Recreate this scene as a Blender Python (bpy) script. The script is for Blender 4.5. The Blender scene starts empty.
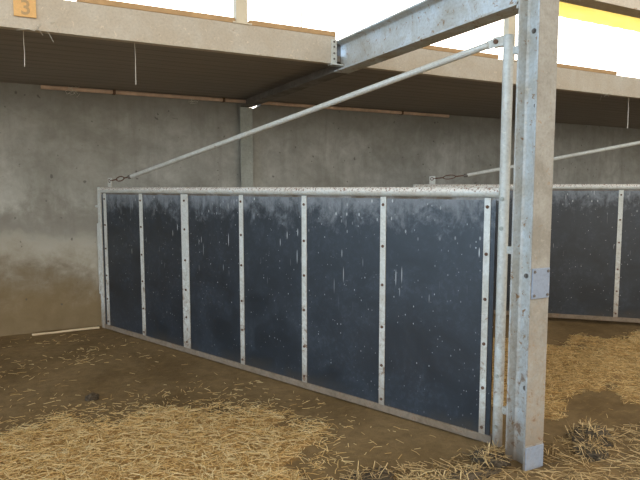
import bpy, bmesh, math, random
import numpy as np
from mathutils import Vector, Matrix, noise as mnoise

random.seed(7)
rng = np.random.default_rng(11)
sc = bpy.context.scene
COL = sc.collection
R = math.radians

# ------------------------------------------------------------------ materials
def new_mat(name):
    m = bpy.data.materials.new(name)
    m.use_nodes = True
    nt = m.node_tree
    return m, nt, nt.nodes['Principled BSDF']

def nd(nt, kind, **kw):
    n = nt.nodes.new(kind)
    for k, v in kw.items():
        if k in n.inputs:
            n.inputs[k].default_value = v
        else:
            setattr(n, k, v)
    return n

def lk(nt, a, b):
    nt.links.new(a, b)

def coords(nt, scale=(1, 1, 1), kind='Object', rot=(0, 0, 0)):
    t = nd(nt, 'ShaderNodeTexCoord')
    mp = nd(nt, 'ShaderNodeMapping')
    mp.inputs['Scale'].default_value = scale
    mp.inputs['Rotation'].default_value = rot
    lk(nt, t.outputs[kind], mp.inputs['Vector'])
    return mp.outputs['Vector']

def world_pos(nt, scale=(1, 1, 1)):
    g = nd(nt, 'ShaderNodeNewGeometry')
    mp = nd(nt, 'ShaderNodeMapping')
    mp.inputs['Scale'].default_value = scale
    lk(nt, g.outputs['Position'], mp.inputs['Vector'])
    return mp.outputs['Vector']

def noise_tex(nt, vec, scale, detail=6, rough=0.6, dist=0.0):
    n = nd(nt, 'ShaderNodeTexNoise')
    n.inputs['Scale'].default_value = scale
    n.inputs['Detail'].default_value = detail
    n.inputs['Roughness'].default_value = rough
    n.inputs['Distortion'].default_value = dist
    lk(nt, vec, n.inputs['Vector'])
    return n.outputs['Fac']

def ramp(nt, fac, a, b, ca=(0, 0, 0, 1), cb=(1, 1, 1, 1)):
    r = nd(nt, 'ShaderNodeValToRGB')
    r.color_ramp.elements[0].position = a
    r.color_ramp.elements[1].position = b
    r.color_ramp.elements[0].color = ca
    r.color_ramp.elements[1].color = cb
    lk(nt, fac, r.inputs['Fac'])
    return r.outputs['Color']

def mix(nt, fac, a, b, mode='MIX'):
    m = nd(nt, 'ShaderNodeMix', data_type='RGBA', blend_type=mode)
    if isinstance(fac, (int, float)):
        m.inputs[0].default_value = fac
    else:
        lk(nt, fac, m.inputs[0])
    for sock, v in ((m.inputs[6], a), (m.inputs[7], b)):
        if isinstance(v, tuple):
            sock.default_value = (*v[:3], 1)
        else:
            lk(nt, v, sock)
    return m.outputs[2]

def mth(nt, op, a, b=None):
    m = nd(nt, 'ShaderNodeMath', operation=op)
    for i, v in enumerate((a, b)):
        if v is None:
            continue
        if isinstance(v, (int, float)):
            m.inputs[i].default_value = v
        else:
            lk(nt, v, m.inputs[i])
    return m.outputs[0]

def maprange(nt, v, a, b, c=0.0, d=1.0, smooth=True):
    m = nd(nt, 'ShaderNodeMapRange')
    m.interpolation_type = 'SMOOTHSTEP' if smooth else 'LINEAR'
    lk(nt, v, m.inputs['Value'])
    for i, x in zip((1, 2, 3, 4), (a, b, c, d)):
        m.inputs[i].default_value = x
    return m.outputs['Result']

def bump(nt, h, strength, dist, bsdf):
    b = nd(nt, 'ShaderNodeBump')
    b.inputs['Strength'].default_value = strength
    b.inputs['Distance'].default_value = dist
    lk(nt, h, b.inputs['Height'])
    lk(nt, b.outputs['Normal'], bsdf.inputs['Normal'])

def sepz(nt, vec):
    s = nd(nt, 'ShaderNodeSeparateXYZ')
    lk(nt, vec, s.inputs[0])
    return s.outputs

def mat_simple(name, col, rough=0.7, metal=0.0, var=0.25, nscale=18, bstr=0.2):
    m, nt, b = new_mat(name)
    v = world_pos(nt)
    n = noise_tex(nt, v, nscale)
    lk(nt, mix(nt, n, tuple(c * (1 - var) for c in col), tuple(min(1, c * (1 + var)) for c in col)), b.inputs['Base Color'])
    b.inputs['Roughness'].default_value = rough
    b.inputs['Metallic'].default_value = metal
    bump(nt, n, bstr, 0.004, b)
    return m

def mat_galv(name, dust=(0.45, 0.40, 0.33), base=(0.62, 0.64, 0.62), amount=0.5, metal=0.35, speck=(0.32, 0.19, 0.09),
             topcrust=False, low=True, spk=0.64):
    """weathered galvanised steel: dull zinc with a dust film, rusty specks and dirt splashed near the ground"""
    m, nt, b = new_mat(name)
    v = world_pos(nt)
    n1 = noise_tex(nt, v, 5, 8, 0.65, 0.4)
    n2 = noise_tex(nt, v, 60, 4, 0.6)
    n3 = noise_tex(nt, v, 22, 8, 0.7, 0.6)
    film = ramp(nt, n1, 0.62 - amount * 0.5, 0.85 - amount * 0.35)
    c = mix(nt, film, base, dust)
    c = mix(nt, mth(nt, 'MULTIPLY', ramp(nt, n2, 0.45, 0.75), 0.38), c, tuple(x * 0.55 for x in dust))
    n4 = noise_tex(nt, v, 34, 3, 0.55, 1.2)
    c = mix(nt, mth(nt, 'MULTIPLY', ramp(nt, n4, 0.63, 0.70), 0.5), c, tuple(min(0.9, x * 1.5) for x in dust))
    c = mix(nt, ramp(nt, n3, spk, spk + 0.07), c, speck)
    zz = sepz(nt, v)[2]
    if low:
        d = mth(nt, 'ADD', zz, mth(nt, 'MULTIPLY', n1, 0.55))
        c = mix(nt, mth(nt, 'MULTIPLY', maprange(nt, d, 0.62, 0.25), 0.75), c, (0.20, 0.14, 0.085))
        n5 = noise_tex(nt, v, 17, 6, 0.7, 0.8)
        c = mix(nt, mth(nt, 'MULTIPLY', maprange(nt, d, 1.45, 0.75), mth(nt, 'MULTIPLY', ramp(nt, n5, 0.40, 0.62), 0.55)), c, (0.33, 0.25, 0.17))
        c = mix(nt, mth(nt, 'MULTIPLY', maprange(nt, d, 1.25, 0.6), mth(nt, 'MULTIPLY', ramp(nt, n5, 0.58, 0.64), 0.8)), c, (0.22, 0.13, 0.075))
    rough = mix(nt, film, (0.5, 0.5, 0.5), (0.85, 0.85, 0.85))
    if topcrust:
        g = nd(nt, 'ShaderNodeNewGeometry')
        up = sepz(nt, g.outputs['Normal'])[2]
        vo = noise_tex(nt, v, 60, 3, 0.8)
        mask = mth(nt, 'MULTIPLY', maprange(nt, up, -0.15, 0.35), ramp(nt, vo, 0.38, 0.46))
        crust = mix(nt, ramp(nt, noise_tex(nt, v, 70, 2, 0.7), 0.535, 0.60), (0.82, 0.79, 0.72), (0.30, 0.17, 0.11))
        c = mix(nt, mask, c, crust)
    lk(nt, c, b.inputs['Base Color'])
    lk(nt, rough, b.inputs['Roughness'])
    b.inputs['Metallic'].default_value = metal
    bump(nt, mth(nt, 'ADD', n2, n3), 0.25, 0.003, b)
    return m

M = {}
M['rail'] = mat_galv('rail_galvanised', dust=(0.55, 0.52, 0.45), base=(0.66, 0.68, 0.64), amount=0.45, metal=0.15, topcrust=True)
M['bar'] = mat_galv('tube_galvanised', dust=(0.58, 0.57, 0.51), base=(0.68, 0.70, 0.66), amount=0.4, metal=0.15)
M['lowrail'] = mat_galv('bottom_rail_dirty', dust=(0.14, 0.108, 0.075), base=(0.36, 0.355, 0.34), amount=0.7, metal=0.1)
M['zinc'] = mat_galv('zinc_web', dust=(0.50, 0.47, 0.40), base=(0.62, 0.66, 0.67), amount=0.42, metal=0.4, spk=0.58)
M['shadedsteel'] = mat_galv('shaded_steel', dust=(0.13, 0.11, 0.09), base=(0.20, 0.18, 0.155), amount=0.6, metal=0.0)  # darker copy of the beam steel, loft shade put into its colour
M['dusty'] = mat_galv('dusty_steel', dust=(0.29, 0.265, 0.22), base=(0.40, 0.385, 0.345), amount=0.65, metal=0.05, spk=0.61)
M['beamdust'] = mat_galv('dusty_beam_steel', dust=(0.56, 0.49, 0.39), base=(0.62, 0.58, 0.50), amount=0.75, metal=0.0, low=False)
M['plate'] = mat_galv('blue_grey_plate', dust=(0.33, 0.35, 0.38), base=(0.29, 0.345, 0.44), amount=0.3, metal=0.2, low=False)
M['greysteel'] = mat_galv('grey_pillar_steel', dust=(0.36, 0.38, 0.33), base=(0.43, 0.46, 0.42), amount=0.4, metal=0.05)
M['rust'] = mat_simple('rust', (0.15, 0.085, 0.055), 0.85, 0.1, 0.5, 60, 0.5)
M['rustpipe'] = mat_simple('rusty_pipe', (0.70, 0.48, 0.36), 0.8, 0.0, 0.55, 9, 0.5)
M['darkiron'] = mat_simple('dark_iron', (0.17, 0.15, 0.13), 0.7, 0.3, 0.4, 40, 0.4)
M['timber'] = mat_simple('weathered_timber', (0.52, 0.33, 0.16), 0.8, 0, 0.3, 12, 0.4)
M['cream'] = mat_simple('cream_post', (0.72, 0.64, 0.48), 0.7, 0, 0.15, 12, 0.2)
M['web'] = mat_simple('dusty_cobweb', (0.75, 0.72, 0.64), 0.95, 0, 0.15, 40, 0.2)
M['roof'] = mat_simple('roof_sheet', (0.35, 0.34, 0.32), 0.8, 0, 0.15, 3, 0.1)
M['outside'] = mat_simple('outside_yard', (0.58, 0.53, 0.44), 0.9, 0, 0.2, 2, 0.3)
M['orange'] = mat_simple('orange_board', (0.82, 0.50, 0.20), 0.7, 0, 0.2, 70, 0.2)
M['digit'] = mat_simple('grey_paint', (0.52, 0.35, 0.18), 0.8, 0, 0.3, 150, 0.1)
M['stick'] = mat_simple('pale_stick', (0.72, 0.58, 0.38), 0.8, 0, 0.2, 30, 0.2)

# translucent yellowed sheet under the eave
m, nt, b = new_mat('yellow_translucent_sheet')
nz = noise_tex(nt, world_pos(nt, (1, 1, 6)), 3, 5)
cc = mix(nt, nz, (1.0, 0.80, 0.33), (1.0, 0.92, 0.52))
lk(nt, cc, b.inputs['Base Color'])
b.inputs['Roughness'].default_value = 0.6
tr = nd(nt, 'ShaderNodeBsdfTranslucent')
lk(nt, cc, tr.inputs['Color'])
ms = nd(nt, 'ShaderNodeMixShader')
ms.inputs[0].default_value = 0.85
lk(nt, b.outputs[0], ms.inputs[1])
lk(nt, tr.outputs[0], ms.inputs[2])
lk(nt, ms.outputs[0], nt.nodes['Material Output'].inputs['Surface'])
M['yellow'] = m

# concrete wall, with efflorescence bands and mud splashed along its foot
m, nt, b = new_mat('stained_concrete')
v = world_pos(nt)
nA = noise_tex(nt, v, 1.1, 8, 0.62, 0.5)
nB = noise_tex(nt, v, 5.5, 10, 0.72, 0.3)
nC = noise_tex(nt, v, 45, 6, 0.7)
nS = noise_tex(nt, world_pos(nt, (5, 5, 0.35)), 1.6, 6, 0.65)
c = mix(nt, ramp(nt, nA, 0.36, 0.64), (0.37, 0.375, 0.335), (0.62, 0.63, 0.585))
c = mix(nt, ramp(nt, nB, 0.36, 0.68), mix(nt, 0.5, c, (0.22, 0.205, 0.175)), c)
c = mix(nt, mth(nt, 'MULTIPLY', ramp(nt, nS, 0.5, 0.72), 0.38), c, (0.24, 0.225, 0.195))
zz = sepz(nt, v)[2]
wob = mth(nt, 'ADD', zz, mth(nt, 'ADD', mth(nt, 'MULTIPLY', nB, 0.42), mth(nt, 'MULTIPLY', nA, 0.88)))
# pale salt bloom just above the mud line, a darker damp band over it
dark = mth(nt, 'MULTIPLY', maprange(nt, wob, 1.5, 1.7), maprange(nt, wob, 2.1, 1.8))
c = mix(nt, mth(nt, 'MULTIPLY', dark, 0.5), c, (0.22, 0.20, 0.165))
pale = mth(nt, 'MULTIPLY', maprange(nt, wob, 1.15, 1.35), maprange(nt, wob, 1.75, 1.45))
c = mix(nt, mth(nt, 'MULTIPLY', pale, 0.55), c, (0.60, 0.575, 0.49))
mud = maprange(nt, wob, 1.68, 0.86)
c = mix(nt, mth(nt, 'MULTIPLY', mud, 0.95), c, mix(nt, nB, (0.16, 0.108, 0.048), (0.275, 0.20, 0.098)))
# darker tone towards the top of the wall
top_dark = maprange(nt, mth(nt, 'ADD', zz, mth(nt, 'MULTIPLY', nA, 0.5)), 2.28, 2.75)
c = mix(nt, mth(nt, 'MULTIPLY', top_dark, 0.6), c, (0.16, 0.15, 0.13))
pock = ramp(nt, noise_tex(nt, v, 13, 2, 0.5), 0.70, 0.73)
c = mix(nt, mth(nt, 'MULTIPLY', pock, 0.6), c, (0.09, 0.085, 0.075))
lk(nt, c, b.inputs['Base Color'])
b.inputs['Roughness'].default_value = 0.92
bump(nt, mth(nt, 'ADD', nB, mth(nt, 'MULTIPLY', nC, 0.4)), 0.35, 0.012, b)
M['concrete'] = m

# dark boarded ceiling
m, nt, b = new_mat('dark_boards')
v = world_pos(nt)
s = sepz(nt, v)
fr = mth(nt, 'FRACT', mth(nt, 'MULTIPLY', s[1], 6.2))
gap = ramp(nt, fr, 0.02, 0.07)
n1 = noise_tex(nt, world_pos(nt, (0.5, 6, 1)), 2.4, 6, 0.65)
c = mix(nt, n1, (0.20, 0.18, 0.16), (0.36, 0.325, 0.285))
c = mix(nt, gap, (0.14, 0.12, 0.10), c)
lk(nt, c, b.inputs['Base Color'])
b.inputs['Roughness'].default_value = 0.9
bump(nt, gap, 0.5, 0.01, b)
M['ceiling'] = m

# black rubbery gate sheet with dust at the top edge and pale drips
m, nt, b = new_mat('black_sheet')
v = coords(nt)
tc = sepz(nt, v)
n1 = noise_tex(nt, v, 3.2, 8, 0.65, 0.6)
n2 = noise_tex(nt, v, 26, 6, 0.75, 0.3)
n3 = noise_tex(nt, coords(nt, (9, 9, 0.8)), 4, 5, 0.7)
c = mix(nt, ramp(nt, n1, 0.32, 0.7), (0.006, 0.010, 0.0145), (0.020, 0.0275, 0.037))
scuff = mth(nt, 'MULTIPLY', ramp(nt, n2, 0.48, 0.72), ramp(nt, n1, 0.42, 0.62))
c = mix(nt, mth(nt, 'MULTIPLY', scuff, 0.4), c, (0.085, 0.105, 0.135))
# grime along the top edge: its lower edge is broken into runs
oi = nd(nt, 'ShaderNodeObjectInfo')
cb = nd(nt, 'ShaderNodeCombineXYZ')
lk(nt, mth(nt, 'ADD', tc[0], mth(nt, 'MULTIPLY', oi.outputs['Random'], 37.0)), cb.inputs[0]); lk(nt, tc[2], cb.inputs[1])
flat = cb.outputs[0]
def flat_map(sx, sy):
    mp = nd(nt, 'ShaderNodeMapping'); mp.inputs['Scale'].default_value = (sx, sy, 1)
    lk(nt, flat, mp.inputs['Vector']); return mp.outputs['Vector']
nE = noise_tex(nt, flat_map(1.6, 1), 5.0, 8, 0.72, 0.8)
edge = mth(nt, 'ADD', tc[2], mth(nt, 'MULTIPLY', mth(nt, 'SUBTRACT', nE, 0.5), 0.62))
edge = mth(nt, 'ADD', edge, mth(nt, 'MULTIPLY', mth(nt, 'SUBTRACT', n3, 0.5), 0.16))
edge = mth(nt, 'ADD', edge, mth(nt, 'MULTIPLY', mth(nt, 'SUBTRACT', n2, 0.5), 0.30))
top = maprange(nt, edge, 1.22, 1.50)
c = mix(nt, mth(nt, 'MULTIPLY', top, 0.75), c, (0.28, 0.305, 0.33))
# pale drips and splashes: stretched cells in the plane of the sheet
def drips(sx, sy, thr, soft):
    vo = nd(nt, 'ShaderNodeTexVoronoi', voronoi_dimensions='2D')
    vo.inputs['Scale'].default_value = 1
    lk(nt, flat_map(sx, sy), vo.inputs['Vector'])
    cellr = sepz(nt, vo.outputs['Color'])
    return maprange(nt, vo.outputs['Distance'], thr, thr * soft), cellr
for sx, sy, thr, keep, hi, amt in ((24, 1.7, 0.11, 0.90, 0.70, 0.75), (28, 3.4, 0.12, 0.84, 0.80, 0.7), (34, 20, 0.14, 0.93, 0.05, 0.55), (20, 9, 0.13, 0.74, 1.18, 0.85), (60, 46, 0.2, 0.965, 0.0, 0.4)):
    d, cr = drips(sx, sy, thr, 0.5)
    d = mth(nt, 'MULTIPLY', d, ramp(nt, cr[0], keep, keep + 0.01))
    if hi: d = mth(nt, 'MULTIPLY', d, maprange(nt, tc[2], hi - 0.15, hi + 0.25))
    c = mix(nt, mth(nt, 'MULTIPLY', d, mth(nt, 'MULTIPLY', cr[1], amt * 1.3)), c, (0.60, 0.62, 0.62))
# mud film low down
lowm = maprange(nt, mth(nt, 'ADD', tc[2], mth(nt, 'MULTIPLY', n1, 0.35)), 0.32, 0.12)
c = mix(nt, mth(nt, 'MULTIPLY', lowm, 0.45), c, (0.11, 0.085, 0.055))
lk(nt, c, b.inputs['Base Color'])
rr = mix(nt, n1, (0.30, 0.30, 0.30), (0.50, 0.50, 0.50))
rr = mix(nt, mth(nt, 'MULTIPLY', top, 0.8), rr, (0.85, 0.85, 0.85))
lk(nt, rr, b.inputs['Roughness'])
b.inputs['Specular IOR Level'].default_value = 0.7
bump(nt, n2, 0.12, 0.003, b)
M['sheet'] = m

# straw, a little different from strand to strand
def straw_mat(name, a, bcol, cdark):
    m, nt, b = new_mat(name)
    g = nd(nt, 'ShaderNodeNewGeometry')
    r = nd(nt, 'ShaderNodeValToRGB')
    e = r.color_ramp.elements
    e[0].color = (*cdark, 1); e[0].position = 0.0
    e[1].color = (*bcol, 1); e[1].position = 1.0
    x = e.new(0.35); x.color = (*a, 1)
    lk(nt, g.outputs['Random Per Island'], r.inputs['Fac'])
    lk(nt, r.outputs['Color'], b.inputs['Base Color'])
    b.inputs['Roughness'].default_value = 0.55
    return m
M['straw'] = straw_mat('straw', (0.84, 0.56, 0.21), (1.0, 0.84, 0.48), (0.48, 0.27, 0.08))
M['strawfine'] = straw_mat('straw_trodden', (0.78, 0.52, 0.20), (1.0, 0.80, 0.42), (0.42, 0.25, 0.08))
M['strawdirty'] = straw_mat('straw_soiled', (0.46, 0.30, 0.12), (0.90, 0.67, 0.34), (0.12, 0.08, 0.04))

# earth floor with straw chaff trodden in (mask painted per vertex: where bedding lies)
m, nt, b = new_mat('earth_floor')
v = world_pos(nt)
at = nd(nt, 'ShaderNodeAttribute', attribute_name='chaff')
n1 = noise_tex(nt, v, 1.6, 8, 0.62, 0.4)
n2 = noise_tex(nt, v, 14, 8, 0.7)
n3 = noise_tex(nt, v, 90, 4, 0.7)
c = mix(nt, ramp(nt, n1, 0.34, 0.66), (0.165, 0.105, 0.042), (0.30, 0.205, 0.097))
c = mix(nt, mth(nt, 'MULTIPLY', ramp(nt, n2, 0.4, 0.7), 0.5), c, (0.10, 0.062, 0.028))
c = mix(nt, mth(nt, 'MULTIPLY', ramp(nt, n3, 0.55, 0.72), 0.35), c, (0.33, 0.24, 0.14))
nk = noise_tex(nt, world_pos(nt, (3.2, 9, 1)), 3.2, 7, 0.75, 0.8)
c = mix(nt, mth(nt, 'MULTIPLY', ramp(nt, nk, 0.54, 0.66), 0.5), c, mix(nt, n3, (0.20, 0.125, 0.05), (0.52, 0.35, 0.15)))
st = mix(nt, n3, (0.30, 0.175, 0.06), (0.68, 0.45, 0.19))
fac = mth(nt, 'ADD', at.outputs['Fac'], mth(nt, 'MULTIPLY', mth(nt, 'SUBTRACT', n2, 0.5), 0.9))
c = mix(nt, mth(nt, 'MULTIPLY', maprange(nt, fac, 0.3, 0.75), 0.85), c, st)
lk(nt, c, b.inputs['Base Color'])
lk(nt, mix(nt, n1, (0.7, 0.7, 0.7), (0.95, 0.95, 0.95)), b.inputs['Roughness'])
b.inputs['Specular IOR Level'].default_value = 0.25
bump(nt, mth(nt, 'ADD', n2, mth(nt, 'MULTIPLY', n3, 0.5)), 0.6, 0.02, b)
M['earth'] = m

# dung
m, nt, b = new_mat('dung')
v = world_pos(nt)
n1 = noise_tex(nt, v, 38, 8, 0.75, 0.5)
lk(nt, mix(nt, ramp(nt, n1, 0.4, 0.7), (0.045, 0.032, 0.018), (0.20, 0.145, 0.085)), b.inputs['Base Color'])
b.inputs['Roughness'].default_value = 0.75
bump(nt, n1, 0.9, 0.02, b)
M['dung'] = m

# ------------------------------------------------------------------ mesh helpers
class MB:
    def __init__(self):
        self.bm = bmesh.new()
    def box(self, x0, x1, y0, y1, z0, z1, bev=0.0):
        r = bmesh.ops.create_cube(self.bm, size=1)
        vs = r['verts']
        for v in vs:
            v.co = Vector(((x0 + x1) / 2 + v.co.x * (x1 - x0), (y0 + y1) / 2 + v.co.y * (y1 - y0), (z0 + z1) / 2 + v.co.z * (z1 - z0)))
        if bev:
            es = list({e for v in vs for e in v.link_edges})
            bmesh.ops.bevel(self.bm, geom=es, offset=bev, segments=2, affect='EDGES', profile=0.6)
        return self
    def tube(self, a, b, r, r2=None, seg=20, cap=True):
        a, b = Vector(a), Vector(b)
        d = b - a
        L = d.length
        res = bmesh.ops.create_cone(self.bm, cap_ends=cap, cap_tris=False, segments=seg, radius1=r, radius2=r if r2 is None else r2, depth=L)
        rot = d.to_track_quat('Z', 'Y').to_matrix().to_4x4()
        bmesh.ops.transform(self.bm, matrix=Matrix.Translation((a + b) / 2) @ rot, verts=res['verts'])
        return self
    def path(self, pts, r, seg=8):
        pts = [Vector(p) for p in pts]
        rings = []
        for i, p in enumerate(pts):
            t = (pts[min(i + 1, len(pts) - 1)] - pts[max(i - 1, 0)]).normalized()
            up = Vector((0, 0, 1)) if abs(t.z) < 0.9 else Vector((1, 0, 0))
            s = t.cross(up).normalized(); u = s.cross(t)
            rings.append([self.bm.verts.new(p + (s * math.cos(k * 2 * math.pi / seg) + u * math.sin(k * 2 * math.pi / seg)) * r) for k in range(seg)])
        for a, b in zip(rings, rings[1:]):
            for k in range(seg):
                self.bm.faces.new((a[k], a[(k + 1) % seg], b[(k + 1) % seg], b[k]))
        self.bm.faces.new(rings[0][::-1]); self.bm.faces.new(rings[-1])
        return self
    def torus(self, c, axis, R_, r, stretch=1.0, along=(1, 0, 0), seg=18, sub=8):
        c = Vector(c); ax = Vector(axis).normalized(); u = Vector(along).normalized(); w = ax.cross(u)
        rings = []
        for i in range(seg):
            t = 2 * math.pi * i / seg
            ctr = c + u * (math.cos(t) * R_ * stretch) + w * (math.sin(t) * R_)
            rad = (u * math.cos(t) + w * math.sin(t)).normalized()
            rings.append([self.bm.verts.new(ctr + rad * (r * math.cos(2 * math.pi * k / sub)) + ax * (r * math.sin(2 * math.pi * k / sub))) for k in range(sub)])
        for i in range(seg):
            a, b = rings[i], rings[(i + 1) % seg]
            for k in range(sub):
                self.bm.faces.new((a[k], a[(k + 1) % sub], b[(k + 1) % sub], b[k]))
        return self
    def prism(self, poly, axis, a, b, bev=0.0):
        """extrude a closed 2D outline along an axis from a to b"""
        def P(p, t):
            return {'x': (t, p[0], p[1]), 'y': (p[0], t, p[1]), 'z': (p[0], p[1], t)}[axis]
        va = [self.bm.verts.new(P(p, a)) for p in poly]
        vb = [self.bm.verts.new(P(p, b)) for p in poly]
        n = len(poly)
        for i in range(n):
            self.bm.faces.new((va[i], va[(i + 1) % n], vb[(i + 1) % n], vb[i]))
        f0 = self.bm.faces.new(va[::-1]); f1 = self.bm.faces.new(vb)
        return self
    def build(self, name, mat, parent=None, smooth=None):
        bmesh.ops.recalc_face_normals(self.bm, faces=self.bm.faces)
        me = bpy.data.meshes.new(name)
        self.bm.to_mesh(me); self.bm.free()
        me.materials.append(mat)
        if smooth is not None:
            for p in me.polygons:
                p.use_smooth = True
            me.set_sharp_from_angle(angle=R(smooth))
        o = bpy.data.objects.new(name, me)
        COL.objects.link(o)
        if parent:
            o.parent = parent
        return o

def tag(o, label=None, cat=None, group=None, kind=None):
    if label: o['label'] = label
    if cat: o['category'] = cat
    if group: o['group'] = group
    if kind: o['kind'] = kind
    return o

def empty(name, loc, rz=0.0):
    o = bpy.data.objects.new(name, None)
    COL.objects.link(o)
    o.location = loc
    o.rotation_euler = (0, 0, rz)
    o.empty_display_size = 0.1
    return o

def copy_tree(o, parent=None):
    c = o.copy(); COL.objects.link(c)
    if parent is not None:
        c.parent = parent
    for ch in list(o.children):
        copy_tree(ch, c)
    return c

def ibeam(cx, cz, w, h, tw, tf, r=0.012):
    """outline of an I section, web vertical, centred on (cx, cz)"""
    x0, x1, z0, z1 = cx - w / 2, cx + w / 2, cz - h / 2, cz + h / 2
    a, b = cx - tw / 2, cx + tw / 2
    L = [(x0, z0), (x1, z0), (x1, z0 + tf), (b + r, z0 + tf), (b, z0 + tf + r), (b, z1 - tf - r), (b + r, z1 - tf), (x1, z1 - tf),
         (x1, z1), (x0, z1), (x0, z1 - tf), (a - r, z1 - tf), (a, z1 - tf - r), (a, z0 + tf + r), (a - r, z0 + tf), (x0, z0 + tf)]
    return L

def bolt_mesh(axis='y', r=0.012, h=0.009):
    mb = MB()
    d = {'y': (0, 1, 0), 'x': (1, 0, 0), 'z': (0, 0, 1)}[axis]
    D = Vector(d)
    mb.tube((0, 0, 0), D * (h * 0.35), r * 1.35, seg=14)
    mb.tube(D * (h * 0.3), D * h, r, seg=6)
    return mb

# ------------------------------------------------------------------ setting
WALL_Y = 6.55
CEIL_Z = 2.53

BED_LEFT = [(-1.4, 4.1), (-0.49, 3.89), (-0.19, 3.9), (0.06, 3.83), (0.17, 4.03), (0.32, 3.90), (0.5, 3.82), (0.71, 3.91), (0.96, 3.8), (1.17, 3.77),
            (1.37, 3.51), (1.48, 3.26), (1.52, 3.02), (1.47, 2.83), (1.38, 2.69), (1.23, 2.55), (1.0, 2.2), (-1.4, 2.2)]
BED_RIGHT = [(2.75, 2.50), (2.96, 2.54), (3.24, 2.58), (3.59, 2.75), (3.75, 2.69), (3.79, 2.45), (4.2, 2.27), (6.08, 3.0), (6.08, 3.33), (5.61, 3.66),
             (5.14, 3.77), (4.85, 3.83), (4.43, 3.76), (4.0, 4.6), (3.2, 5.0), (2.75, 4.6)]
LITTER = [(2.50, 2.12), (2.77, 2.13), (2.90, 2.02), (3.21, 2.06), (3.4, 1.7), (2.3, 1.6), (1.2, 2.40), (1.3, 2.52), (1.7, 2.38), (2.03, 2.21)]

def poly_dist(x, y, P):
    """signed distance to a closed outline, positive inside"""
    d = np.full(x.shape, 1e9); inside = np.zeros(x.shape, bool)
    for (ax, ay), (bx, by) in zip(P, P[1:] + P[:1]):
        t = np.clip(((x - ax) * (bx - ax) + (y - ay) * (by - ay)) / ((bx - ax) ** 2 + (by - ay) ** 2 + 1e-12), 0, 1)
        d = np.minimum(d, np.hypot(x - ax - t * (bx - ax), y - ay - t * (by - ay)))
        cr = ((ay > y) != (by > y)) & (x < (bx - ax) * (y - ay) / (by - ay + 1e-12) + ax)
        inside ^= cr
    return np.where(inside, d, -d)

def chaff(x, y):
    """how thickly bedding lies at a point on the ground, 0..1 (numpy arrays)"""
    def sm(t):
        t = np.clip(t, 0, 1); return t * t * (3 - 2 * t)
    x = np.asarray(x, float); y = np.asarray(y, float)
    wob = 0.05 * np.sin(9 * x + 2 * y) + 0.05 * np.sin(13 * y - 5 * x + 1) + 0.035 * np.sin(23 * x + 17 * y) + 0.03 * np.sin(31 * y - 19 * x)
    a = sm((poly_dist(x, y, BED_LEFT) + wob + 0.06) / 0.20)
    b = sm((poly_dist(x, y, BED_RIGHT) + 1.3 * wob + 0.10) / 0.34) * (0.82 + 2.2 * np.clip(wob, -0.12, 0.08))
    c = 0.45 * sm((poly_dist(x, y, LITTER) + wob + 0.04) / 0.22)
    return np.clip(np.maximum(np.maximum(a, b), c), 0, 1)

def ground_h(x, y):
    h = 0.010 * np.sin(2.1 * x + 0.7 * y) * np.sin(1.7 * y + 0.4) + 0.006 * np.sin(6.3 * x - 2 * y) * np.sin(5.1 * y + x)
    h = h + 0.004 * np.sin(17 * x + 5 * y) * np.sin(15 * y - 3 * x)
    # keep it level under the gates and the columns
    def seg(px, py, ax, ay, bx, by):
        t = np.clip(((px - ax) * (bx - ax) + (py - ay) * (by - ay)) / ((bx - ax) ** 2 + (by - ay) ** 2), 0, 1)
        return np.hypot(px - ax - t * (bx - ax), py - ay - t * (by - ay))
    d = np.minimum(seg(x, y, 2.4, 2.4, 0.7, 6.5), seg(x, y, 7.4, 2.4, 4.1, 5.6))
    h = h * np.clip(d / 0.5, 0, 1)
    return h - 0.006

xs = np.concatenate([np.arange(-14, -1.5, 1.0), np.arange(-1.5, 6.5, 0.045), np.arange(6.5, 10, 0.2), np.arange(10, 18.1, 1.0)])
ys = np.concatenate([np.arange(-8, 1.2, 0.8), np.arange(1.2, 5.0, 0.04), np.arange(5.0, 6.6, 0.06), [6.62]])
GX, GY = np.meshgrid(xs, ys)
GZ = ground_h(GX, GY)
nx, ny = len(xs), len(ys)
verts = np.stack([GX, GY, GZ], -1).reshape(-1, 3)
idx = np.arange(nx * ny).reshape(ny, nx)
faces = np.stack([idx[:-1, :-1], idx[:-1, 1:], idx[1:, 1:], idx[1:, :-1]], -1).reshape(-1, 4)
me = bpy.data.meshes.new('floor')
me.from_pydata(verts.tolist(), [], faces.tolist())
at = me.attributes.new('chaff', 'FLOAT', 'POINT')
at.data.foreach_set('value', chaff(GX, GY).reshape(-1).astype(np.float32))
me.polygons.foreach_set('use_smooth', [True] * len(me.polygons))
me.materials.append(M['earth'])
fl = bpy.data.objects.new('floor', me); COL.objects.link(fl); tag(fl, kind='structure')

# yard round the barn
o = MB().box(-80, 80, -80, 80, -0.3, -0.06).build('ground', M['outside']); tag(o, kind='structure')

# back wall, with a broken notch at its top edge beside the wall pillar
mb = MB()
poly = [(-9, -0.05), (18, -0.05), (18, CEIL_Z), (2.62, CEIL_Z), (2.575, 2.47), (2.52, 2.455), (2.47, 2.425), (2.43, 2.435), (2.42, CEIL_Z), (-9, CEIL_Z)]
mb.prism(poly, 'y', WALL_Y, WALL_Y + 0.18)
o = mb.build('wall_back', M['concrete']); tag(o, kind='structure')

# boarded loft floor = ceiling of the low bay
mb = MB()
mb.box(-9, 18, 4.23, WALL_Y + 0.18, CEIL_Z, CEIL_Z + 0.045)
# keep the notch open to the daylight
o = mb.build('ceiling', M['ceiling']); tag(o, kind='structure')

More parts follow.
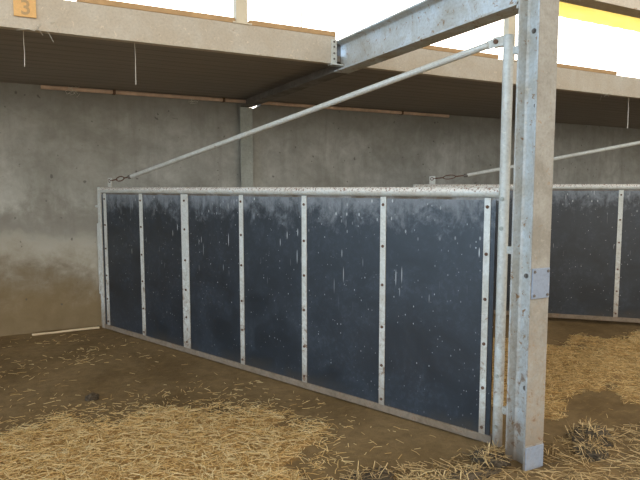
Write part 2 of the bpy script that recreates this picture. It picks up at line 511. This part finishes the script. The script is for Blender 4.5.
# unseen barn roof, front cut back so the sky lights the floor: eave over the back wall, rising towards the yard side, open gable to the left
def roof_piece(name, y0, z0, y1, z1):
    mb = MB()
    t = 0.08
    mb.prism([(y0, z0), (y1, z1), (y1, z1 + t), (y0, z0 + t)], 'x', -9, 18)
    o = mb.build(name, M['roof']); tag(o, kind='structure')
roof_piece('roof_cut_back', 6.95, 4.50, 0.6, 5.95)
o = MB().box(18, 18.15, -6, WALL_Y + 0.18, -0.05, 7.0).build('wall_right', M['roof']); tag(o, kind='structure')

# ------------------------------------------------------------------ steelwork
def make_column(x, label, plates):
    root = empty('steel_column', (x, 2.172 if plates else 2.27, 0))
    tag(root, label, 'column', 'galvanised columns of the open front')
    mb = MB()
    # H section: flanges face the aisle and the wall, web in line with the rafter
    L = ibeam(0, 0, 0.134, 0.138, 0.008, 0.011, 0.010)
    mb.prism(L, 'z', -0.02, 5.5)
    mb.build('shaft', M['zinc'], root)
    # dust film lies on the aisle-side flange as a face of its own
    MB().box(-0.067, 0.067, -0.0705, -0.0688, 0.135, 5.45).build('front_flange', M['dusty'], root)
    if plates:
        p = MB().box(-0.062, 0.062, -0.078, -0.0706, 0.925, 1.083, 0.002).build('cover_plate', M['plate'], root)
        p['label'] = 'blue grey plate with four corner bolts'
        bm_ = bolt_mesh('y', 0.006, -0.006)
        first = None
        for sx in (-0.048, 0.048):
            for z in (0.942, 1.066):
                if first is None:
                    first = bm_.build('bolt', M['darkiron'], p)
                    q = first
                else:
                    q = first.copy(); COL.objects.link(q); q.parent = p
                q.location = (sx, -0.078, z)
        k = MB().box(-0.066, 0.066, -0.076, -0.0706, 0.0, 0.125, 0.002).build('foot_plate', M['plate'], root)
        k['label'] = 'blue grey foot plate'
    # bolts on the web and hinge brackets on the back flange
    wb = None
    for z, yy in ((2.30, 0.02), (1.92, -0.01), (1.03, 0.018), (0.42, 0.0)):
        if wb is None:
            wb = bolt_mesh('x', 0.010, -0.009).build('bolt', M['darkiron'], root); q = wb
        else:
            q = wb.copy(); COL.objects.link(q); q.parent = root
        q.location = (-0.004, yy, z)
    hb = None
    for z in (1.155, 2.232, 0.24):
        if hb is None:
            mb = MB()
            mb.box(-0.005, 0.035, 0.0685, 0.165, -0.020, 0.020, 0.003)
            mb.tube((0.015, 0.06, 0), (0.015, 0.075, 0), 0.028, seg=12)
            hb = mb.build('hinge_bracket', M['bar'], root, 40); q = hb
        else:
            q = hb.copy(); COL.objects.link(q); q.parent = root
        q.location = (0, 0, z)
    return root
make_column(2.371, 'tall galvanised H section steel column in front of the nearer black gate', True)
make_column(7.27, 'galvanised steel column at the hinge side of the farther black gate', False)

# rafter from the column to the wall pillar
root = empty('cross_beam', (2.371, 0, 0))
tag(root, 'grey steel I beam running from the front column back to the wall', 'beam')
mb = MB()
mb.prism(ibeam(0, 2.560, 0.134, 0.240, 0.008, 0.012, 0.012), 'y', 2.245, 4.22)
mb.build('i_section', M['zinc'], root)
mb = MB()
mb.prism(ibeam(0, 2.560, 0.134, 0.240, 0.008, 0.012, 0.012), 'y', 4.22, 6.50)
q = mb.build('rear_length', M['shadedsteel'], root); q['label'] = 'rear length of the beam, coloured dark for the shade under the low ceiling'  # shade under the loft is painted into this length
mb = MB().box(-0.067, 0.067, 2.242, 2.256, 2.42, 2.70)
mb.build('end_plate', M['zinc'], root)

# ledge beam of the loft, a channel with its dusty face to the aisle
BY = 4.184
root = empty('ledge_beam', (0, BY, 0))
tag(root, 'long dusty steel beam along the edge of the low ceiling', 'beam')
mb = MB()
for a, b_ in ((-9, 2.298), (2.446, 18)):
    mb.prism([(0, 2.500), (0, 2.712), (0.062, 2.712), (0.062, 2.702), (0.008, 2.702), (0.008, 2.510), (0.062, 2.510), (0.062, 2.500)], 'x', a, b_)
mb.build('channel', M['beamdust'], root)
for s_ in (-1, 1):
    mb = MB()
    x0 = 2.371 + s_ * 0.005
    x1 = 2.371 + s_ * 0.115
    mb.box(min(x1, x1 - s_ * 0.05), max(x1, x1 - s_ * 0.05), -0.010, -0.002, 2.495, 2.69, 0.002)
    mb.box(min(x0, x1 + 0), max(x0, x1 + 0), -0.020, 0.05, 2.488, 2.497)
    c_ = mb.build('cleat', M['bar'], root)
    for z in (2.535, 2.58, 2.63, 2.67):
        q = bolt_mesh('y', 0.006, -0.006).build('bolt', M['darkiron'], c_)
        q.location = (x1 - s_ * 0.025, -0.010, z)

# timber boards lying on the beam
def edge_board(x0, x1, label):
    mb = MB().box(x0, x1, BY - 0.004, BY + 0.15, 2.7125, 2.752, 0.006)
    o = mb.build('edge_board', M['timber']); tag(o, label, 'board', 'timber boards on the ledge beam')
edge_board(-2.6, 0.28, 'leftmost brown timber board on the ledge beam, over the orange number board')
edge_board(0.37, 1.45, 'brown timber board on the ledge beam, left of the cream post')
edge_board(1.565, 2.30, 'brown timber board on the ledge beam between cream post and cross beam')
edge_board(2.446, 4.06, 'brown timber board on the ledge beam between cross beam and column')
edge_board(4.40, 5.78, 'brown timber board on the ledge beam, right of the steel column')

# posts standing on the beam
def post(x, label):
    root = empty('loft_post', (x, BY + 0.03, 2.713))
    tag(root, label, 'post', 'posts standing on the ledge beam')
    mb = MB()
    mb.prism([(-0.045, -0.02), (0.045, -0.02), (0.045, 0.045), (0.037, 0.045), (0.037, -0.012), (-0.037, -0.012), (-0.037, 0.045), (-0.045, 0.045)], 'z', 0, 2.3)
    mb.build('upright', M['cream'], root)
    mb = MB().box(-0.075, 0.075, -0.04, 0.06, 0.0, 0.012, 0.002)
    mb.build('base_plate', M['cream'], root)
post(1.505, 'cream post rising from the ledge beam left of the cross beam')
post(4.235, 'cream post rising from the ledge beam just behind the steel column')
o = MB().tube((2.02, BY + 0.06, 2.752), (2.02, BY + 0.06, 5.05), 0.006, seg=8).build('hanging_rod', M['cream'])
tag(o, 'thin pale rod rising above the ledge beam beside the cream post', 'rod')

# aisle-side beam right of the column, at the top of the picture
root = empty('front_beam', (0, 2.172, 0))
tag(root, 'grey steel beam at top right of the photo, joined to the column', 'beam')
mb = MB()
mb.prism(ibeam(0, 2.585, 0.10, 0.20, 0.007, 0.010, 0.010), 'x', 2.445, 7.19)
mb.build('i_section', M['beamdust'], root)
MB().box(2.4385, 2.452, -0.055, 0.055, 2.47, 2.70).build('end_plate', M['beamdust'], root)

# translucent yellow strip under the eave
root = empty('eave_strip', (0, 6.56, 4.18))
tag(root, 'glowing yellow translucent strip under the eave at top right', 'roof sheet')
mb = MB()
pts = []
for i in range(0, 541):
    x = -9 + i * 0.05
    pts.append((x, 0.010 * math.sin(i * 0.9)))
top = [(p[0], p[1]) for p in pts]
poly = top + [(p[0], p[1] + 0.004) for p in pts[::-1]]
mb.prism(poly, 'z', 0.0, 0.235)
mb.build('sheet', M['yellow'], root)
MB().box(-9, 18, -0.03, 0.05, 0.235, 0.388).build('batten', M['timber'], root)

# steel pillar in the wall
root = empty('wall_pillar', (2.365, WALL_Y, 0))
tag(root, 'grey steel pillar standing against the concrete wall under the cross beam', 'pillar')
MB().prism([(-0.075, -0.075), (0.075, -0.075), (0.075, -0.063), (0.006, -0.063), (0.006, -0.002), (-0.006, -0.002), (-0.006, -0.063), (-0.075, -0.063)], 'z', -0.02, 2.435).build('flange', M['greysteel'], root)

# rusty pipe along the head of the wall
root = empty('rusty_pipe', (0, WALL_Y - 0.045, 2.505))
tag(root, 'thin rusty pipe along the top of the concrete wall', 'pipe')
MB().tube((0.20, 0, 0.0), (5.4, 0, 0.0), 0.021, seg=14).build('tube', M['rustpipe'], root, 40)
for x in (0.9, 2.1, 3.3, 4.6):
    MB().box(x - 0.015, x + 0.015, -0.022, 0.046, -0.022, 0.022, 0.003).build('pipe_clip', M['rust'], root)

# orange number board on the beam
root = empty('number_board', (0.058, BY - 0.003, 2.572))
tag(root, 'small orange board with the number 3 on the dusty beam', 'sign')
MB().box(-0.064, 0.064, -0.010, 0.0, 0, 0.130, 0.002).build('board', M['orange'], root)
cu = bpy.data.curves.new('digit', 'FONT')
cu.body = '3'; cu.size = 0.125; cu.align_x = 'CENTER'; cu.extrude = 0.0012; cu.offset = 0.002
to = bpy.data.objects.new('digit', cu); COL.objects.link(to)
bpy.context.view_layer.update()
dg = bpy.context.evaluated_depsgraph_get()
me = bpy.data.meshes.new_from_object(to.evaluated_get(dg))
bpy.data.objects.remove(to)
me.materials.clear(); me.materials.append(M['digit'])
d_ = bpy.data.objects.new('digit', me); COL.objects.link(d_); d_.parent = root
d_.rotation_euler = (R(90), 0, 0); d_.location = (0.004, -0.0115, 0.016)
d_['label'] = 'grey number 3'

# ------------------------------------------------------------------ gates
GL = 4.408
def make_gate(loc, ang, label):
    """local x runs from the hinge pipe to the free end, local +y is the battened face"""
    root = empty('partition_gate', loc, ang)
    tag(root, label, 'gate', 'black sheeted partition gates')
    # hinge pipe
    mb = MB().tube((0, 0, 0.0), (0, 0, 2.325), 0.0285, seg=28)
    hp = mb.build('hinge_pipe', M['bar'], root, 40)
    MB().tube((0, 0, 2.325), (0, 0, 2.332), 0.0265, 0.022, seg=28).build('pipe_cap', M['bar'], hp, 40)
    bb = None
    for z in (1.435, 1.27, 0.42, 0.12):
        if bb is None:
            bb = bolt_mesh('y', 0.009, 0.009).build('bolt', M['greysteel'], hp); q = bb
        else:
            q = bb.copy(); COL.objects.link(q); q.parent = hp
        q.location = (0.0, 0.027, z)
    # top rail with a lip for the sheets
    MB().tube((0.02, 0, 1.472), (GL - 0.02, 0, 1.472), 0.030, seg=28).build('top_rail', M['rail'], root, 40)
    MB().box(0.03, GL - 0.07, -0.004, 0.004, 1.425, 1.446).build('sheet_lip', M['lowrail'], root)
    # bottom rail
    MB().box(0.028, GL - 0.035, -0.022, 0.024, 0.004, 0.050, 0.004).build('bottom_rail', M['lowrail'], root)
    # end post and its latch
    MB().box(GL - 0.072, GL - 0.010, -0.025, 0.025, 0.0, 1.503, 0.006).build('end_post', M['bar'], root)
    lt = MB().box(GL - 0.008, GL + 0.020, -0.006, 0.024, 0.37, 1.12, 0.003).build('latch_bar', M['bar'], root)
    MB().tube((GL + 0.0, 0.01, 1.30), (GL + 0.045, 0.01, 1.30), 0.013, seg=12).build('latch_pin', M['bar'], root, 40)
    # battens with their bolts
    bats = [(4.262, 0.050), (3.600, 0.052), (2.913, 0.100), (2.170, 0.046), (1.490, 0.046), (0.800, 0.043), (0.088, 0.038)]
    hgt = (1.385, 1.120, 0.860, 0.590, 0.330, 0.095)
    bolt0 = None
    for s_, w in bats:
        bt = MB().box(s_ - w / 2, s_ + w / 2, 0.0145, 0.021, 0.046, 1.440, 0.0015).build('batten', M['bar'], root)
        for i, z in enumerate(hgt):
            for dx in ((-0.03, 0.03) if w > 0.1 else (0.0,)):
                if bolt0 is None:
                    bolt0 = bolt_mesh('y', 0.0075, 0.008).build('bolt', M['rust'], bt); q = bolt0
                else:
                    q = bolt0.copy(); COL.objects.link(q); q.parent = bt
                q.location = (s_ + dx, 0.021, z + random.uniform(-0.012, 0.012))
    # sheets, one per bay, butted under the battens
    cuts = [4.335] + [b_[0] for b_ in bats[1:]] + [0.040]
    cuts[-2] = bats[-1][0]
    for a, b_ in zip(cuts, cuts[1:]):
        MB().box(b_ + 0.0015, a - 0.0015, 0.001, 0.0138, 0.044, 1.428, 0.001).build('black_panel', M['sheet'], root)
    # stay bar from the pipe head down to the free end
    P0 = Vector((0.115, 0, 2.296)); P1 = Vector((3.784, 0, 1.606))
    st = MB().tube(P0, P1, 0.0195, seg=20).build('stay_bar', M['bar'], root, 40)
    d = (P1 - P0).normalized()
    mb = MB()
    mb.box(-0.05, 0.05, -0.005, 0.005, -0.024, 0.024, 0.003)
    o = mb.build('clevis', M['bar'], st)
    o.location = P0 - d * 0.04; o.rotation_euler = (0, math.atan2(-d.z, d.x), 0)
    mb = MB().box(0.022, 0.085, -0.016, -0.007, 2.275, 2.330, 0.003).box(0.022, 0.085, 0.007, 0.016, 2.275, 2.330, 0.003)
    mb.build('stay_lug', M['bar'], root)
    q = MB().tube((0.066, -0.024, 2.303), (0.066, 0.026, 2.303), 0.013, seg=10).build('stay_bolt', M['rust'], root, 40)
    # threaded rod, link and eye at the low end
    L1 = Vector((4.170, 0, 1.568))
    e = (L1 - P1).normalized()
    MB().tube(P1 - e * 0.01, P1 + e * 0.035, 0.020, seg=12).build('end_nut', M['darkiron'], st, 40)
    mb = MB().tube(P1 + e * 0.02, P1 + e * 0.13, 0.007, seg=10)
    mb.torus(P1 + e * 0.20, (0, 1, 0), 0.022, 0.006, 3.2, e)
    mb.tube(P1 + e * 0.26, L1, 0.007, seg=10)
    mb.torus(L1 + e * 0.012, (0, 1, 0), 0.016, 0.007, 1.0, e)
    mb.build('tension_link', M['rust'], root, 50)
    mb = MB().box(L1.x - 0.028, L1.x + 0.042, -0.005, 0.005, 1.49, 1.598, 0.003)
    mb.build('link_lug', M['bar'], root)
    return root

g1 = make_gate((2.4015, 2.4003, 0), math.atan2(0.9233, -0.3840), 'nearer partition gate of seven pale battens over black sheets, hinged at the tall column')
g2 = copy_tree(g1)
g2.location = (7.28, 2.517, 0.034)
g2.rotation_euler = (0, 0, math.atan2(3.205, -3.295))
g2['label'] = 'farther partition gate of black sheets, partly hidden behind the steel column at right'

# ------------------------------------------------------------------ straw
def straw_mesh(name, px, py, pz, length, width, ang, tilt, mat, bend=0.25):
    """many loose strands: each a thin three-sided stalk of three rings, gently bent"""
    n = len(px)
    t = np.array([-0.5, 0.0, 0.5])
    dirx, diry = np.cos(ang), np.sin(ang)
    bz = rng.uniform(-bend, bend, n)
    bs = rng.uniform(-bend, bend, n)
    P = np.zeros((n, 3, 3, 3))
    for i, tt in enumerate(t):
        cx = px + dirx * np.cos(tilt) * tt * length - diry * bs * (tt * tt - 0.12) * length
        cy = py + diry * np.cos(tilt) * tt * length + dirx * bs * (tt * tt - 0.12) * length
        cz = pz + np.sin(tilt) * tt * length + np.abs(bz) * (0.25 - tt * tt) * length * 0.4
        for k in range(3):
            a = 2 * math.pi * k / 3 + 0.5
            w = width * 0.5
            P[:, i, k, 0] = cx - diry * math.cos(a) * w
            P[:, i, k, 1] = cy + dirx * math.cos(a) * w
            P[:, i, k, 2] = cz + math.sin(a) * w * 0.7
    V = P.reshape(-1, 3)
    base = (np.arange(n) * 9)[:, None, None]
    f = []
    for i in range(2):
        for k in range(3):
            f.append([i * 3 + k, i * 3 + (k + 1) % 3, (i + 1) * 3 + (k + 1) % 3, (i + 1) * 3 + k])
    F = (base + np.array(f)[None]).reshape(-1, 4)
    me = bpy.data.meshes.new(name)
    me.vertices.add(len(V)); me.vertices.foreach_set('co', V.reshape(-1))
    me.loops.add(F.size); me.loops.foreach_set('vertex_index', F.reshape(-1).astype(np.int32))
    me.polygons.add(len(F)); me.polygons.foreach_set('loop_start', np.arange(0, F.size, 4, dtype=np.int32))
    me.polygons.foreach_set('loop_total', np.full(len(F), 4, dtype=np.int32))
    me.update(calc_edges=True); me.validate()
    me.materials.append(mat)
    o = bpy.data.objects.new(name, me); COL.objects.link(o)
    return o

def scatter(n, x0, x1, y0, y1, power=1.0, floor_=0.0):
    """random points kept with a likelihood that follows the bedding mask"""
    X = np.zeros(0); Y = np.zeros(0)
    while len(X) < n:
        x = rng.uniform(x0, x1, n * 2); y = rng.uniform(y0, y1, n * 2)
        p = chaff(x, y) ** power
        k = rng.uniform(0, 1, n * 2) < np.maximum(p, floor_)
        X = np.concatenate([X, x[k]]); Y = np.concatenate([Y, y[k]])
    return X[:n], Y[:n]

def strands(name, x, y, lmin, lmax, wmin, wmax, lift, mat, label):
    n = len(x)
    ang = rng.uniform(0, 2 * math.pi, n)
    tilt = rng.normal(0, 0.09, n)
    L = rng.uniform(lmin, lmax, n) * rng.uniform(0.5, 1, n)
    z = ground_h(x, y) + rng.uniform(0.002, lift, n) * (0.3 + chaff(x, y)) + np.abs(np.sin(tilt)) * L * 0.35
    o = straw_mesh(name, x, y, z, L, rng.uniform(wmin, wmax, n), ang, tilt, mat)
    tag(o, label, 'straw', kind='stuff')
    return o

x, y = scatter(16000, -1.3, 2.0, 2.0, 4.9, 1.2)
strands('straw_bedding', x, y, 0.035, 0.13, 0.003, 0.0055, 0.030, M['straw'], 'deep pale straw spread over the foreground left of the gate')
x, y = scatter(19000, 2.5, 7.0, 2.3, 5.0, 1.5)
strands('straw_bedding', x, y, 0.03, 0.10, 0.003, 0.006, 0.02, M['strawfine'], 'golden trodden straw on the floor of the bay behind the column')
# stray strands over the bare earth
x = rng.uniform(-1.5, 3.6, 800); y = rng.uniform(1.6, 6.45, 800)
clx = rng.uniform(-0.8, 2.2, 40); cly = rng.uniform(2.6, 6.2, 40)
cx = np.concatenate([a + rng.normal(0, 0.16, 16) for a in clx]); cy = np.concatenate([a + rng.normal(0, 0.07, 16) for a in cly])
x = np.concatenate([x, cx]); y = np.concatenate([y, cy])
ex, ey = rng.uniform(-1.2, 2.3, 40000), rng.uniform(2.2, 4.9, 40000)
ed = poly_dist(ex, ey, BED_LEFT)
k = (ed < 0.05) & (rng.uniform(0, 1, 40000) < 0.30 * np.exp(np.minimum(ed, 0) / 0.13))
x = np.concatenate([x, ex[k]]); y = np.concatenate([y, ey[k]])
k = (y < 6.42) & (poly_dist(x, y, [(2.33, 2.36), (2.47, 2.42), (0.75, 6.55), (0.62, 6.5)]) < -0.02)
strands('scattered_straw', x[k], y[k], 0.02, 0.10, 0.003, 0.0055, 0.006, M['strawfine'], 'stray straw strands scattered over the bare brown earth')
x = rng.uniform(1.2, 3.9, 2600); y = rng.uniform(1.55, 2.35, 2600) - 0.12 * (x - 2.4)
k = (np.abs(x - 2.37) > 0.09) | (np.abs(y - 2.17) > 0.09)
strands('soiled_straw', x[k], y[k], 0.05, 0.17, 0.003, 0.006, 0.03, M['strawdirty'], 'soiled straw litter along the bottom edge around the column foot')

# ------------------------------------------------------------------ dung heaps
def heap(name, x, y, rx, ry, h, seed, label, nstraw=60):
    root = empty(name, (x, y, 0))
    tag(root, label, 'dung', 'dung heaps')
    bm = bmesh.new()
    bmesh.ops.create_icosphere(bm, subdivisions=5, radius=1)
    off = Vector((seed * 3.7, seed * 1.3, 0))
    for v in bm.verts:
        p = v.co.copy()
        d = 1 + 0.35 * mnoise.noise(p * 1.7 + off) + 0.28 * mnoise.noise(p * 4.5 + off) + 0.16 * mnoise.noise(p * 11 + off)
        v.co = Vector((p.x * rx * d, p.y * ry * d, p.z * h * d if p.z > 0 else p.z * 0.02))
    me = bpy.data.meshes.new('lumps'); bm.to_mesh(me); bm.free()
    me.materials.append(M['dung'])
    for p in me.polygons: p.use_smooth = True
    o = bpy.data.objects.new('lumps', me); COL.objects.link(o); o.parent = root
    if nstraw:
        a = rng.uniform(0, 2 * math.pi, nstraw); r = np.sqrt(rng.uniform(0, 1, nstraw)) * 1.05
        sx, sy = np.cos(a) * rx * r, np.sin(a) * ry * r
        sz = h * np.sqrt(np.clip(1 - r * r, 0, 1)) * 0.95 + 0.008
        s_ = straw_mesh('straw_bits', sx, sy, sz, rng.uniform(0.04, 0.15, nstraw), rng.uniform(0.003, 0.006, nstraw),
                        rng.uniform(0, 6.28, nstraw), rng.normal(0.1, 0.45, nstraw), M['strawdirty'])
        s_.parent = root; s_['kind'] = 'stuff'
    return root
heap('dung_heap', 2.97, 2.22, 0.12, 0.10, 0.060, 1, 'largest dark dung heap on the earth right of the column foot', 120)
heap('dung_heap', 2.80, 2.08, 0.085, 0.08, 0.038, 2, 'low grey dung heap just in front of the largest heap', 70)
heap('dung_heap', 2.22, 2.27, 0.09, 0.09, 0.055, 3, 'dung and straw clump between gate bottom and column foot', 110)
heap('dung_heap', 1.50, 2.40, 0.16, 0.07, 0.035, 4, 'dark dung clump at the bottom edge beside the pale straw', 70)
heap('dung_heap', 1.95, 2.17, 0.20, 0.05, 0.035, 5, 'dark dung clump at the bottom edge left of the column', 90)
heap('dung_heap', 0.376, 4.29, 0.045, 0.04, 0.03, 6, 'single small dark dung lump at the edge of the pale straw', 0)

# ------------------------------------------------------------------ small things
mb = MB().path([(0.02, 6.39, 0.016), (0.22, 6.40, 0.014), (0.42, 6.405, 0.017), (0.66, 6.405, 0.016)], 0.011, 7)
o = mb.build('stick', M['stick'], None, 50); tag(o, 'pale stick lying at the foot of the wall, left of the gate end', 'stick')

def strand(x, y, z0, z1, label, r=0.0022):
    n = 7
    pts = [(x + random.uniform(-0.0015, 0.0015), y + random.uniform(-0.004, 0.004), z0 + (z1 - z0) * i / (n - 1)) for i in range(n)]
    o = MB().path(pts, r, 6).build('cobweb_strand', M['web'], None, 60)
    tag(o, label, 'cobweb', 'dusty cobweb strands')
strand(0.045, 4.36, CEIL_Z, 2.297, 'leftmost dusty cobweb strand, hanging below the number board')
strand(0.755, 4.36, CEIL_Z, 2.239, 'dusty cobweb strand hanging from the dark ceiling above the gate end')
strand(6.255, 4.36, CEIL_Z, 2.181, 'dusty cobweb strand hanging at the far right under the beam', 0.0045)
# fluff caught on the pipe
def tuft(x, label, n=26, sp=0.05, y=WALL_Y - 0.07, z=2.478):
    px = rng.normal(x, sp, n); pz = rng.normal(z, 0.022, n)
    o = straw_mesh('cobweb_tuft', px, np.full(n, y), pz, rng.uniform(0.03, 0.08, n), rng.uniform(0.003, 0.006, n),
                   rng.uniform(-0.5, 0.5, n), rng.uniform(-1.4, 1.4, n), M['web'])
    tag(o, label, 'cobweb', 'cobweb tufts on the pipe')
tuft(0.485, 'pale cobweb tuft on the left end of the rusty pipe')
tuft(1.72, 'pale cobweb tuft on the rusty pipe above the gate', 12, 0.03)
tuft(5.62, 'cobweb tuft under the ledge beam right of the steel column', 9, 0.05, 4.18, 2.485)
tuft(0.16, 'cobweb tuft on the lower edge of the ledge beam below the number board', 8, 0.04, 4.176, 2.505)

# ------------------------------------------------------------------ sky and camera
w = bpy.data.worlds.new('sky'); sc.world = w; w.use_nodes = True
nt = w.node_tree
bg = nt.nodes['Background']
tc_ = nd(nt, 'ShaderNodeTexCoord')
s = sepz(nt, tc_.outputs['Generated'])
dp = nd(nt, 'ShaderNodeVectorMath', operation='DOT_PRODUCT')
lk(nt, tc_.outputs['Generated'], dp.inputs[0]); dp.inputs[1].default_value = Vector((0.55, 0.80, 0.25)).normalized()
glow = maprange(nt, dp.outputs['Value'], 0.55, 0.95)       # the hazy bright side, behind the back wall
back = maprange(nt, s[1], 0.15, 0.45)
c = mix(nt, back, (0.95, 0.90, 0.82), (0.9, 1.25, 1.7))
c = mix(nt, glow, c, (3.0, 2.75, 2.35))
left = maprange(nt, s[0], -0.70, -0.95)
c = mix(nt, mth(nt, 'MULTIPLY', left, 1.0), c, (1.45, 2.1, 2.8))
lk(nt, c, bg.inputs['Color'])
bg.inputs['Strength'].default_value = 2.0

cam = bpy.data.cameras.new('camera')
cam.sensor_width = 36; cam.lens = 574.0 / 640 * 36
cam.clip_start = 0.05; cam.clip_end = 300
co = bpy.data.objects.new('camera', cam); COL.objects.link(co)
co.location = (0, 0, 1.5)
co.rotation_euler = (R(90 - 5.2336), 0, R(-27.2665))
sc.camera = co

sc.view_settings.view_transform = 'Standard'
sc.view_settings.look = 'None'
sc.view_settings.gamma = 1
sc.view_settings.use_curve_mapping = False
sc.view_settings.exposure = 0.0
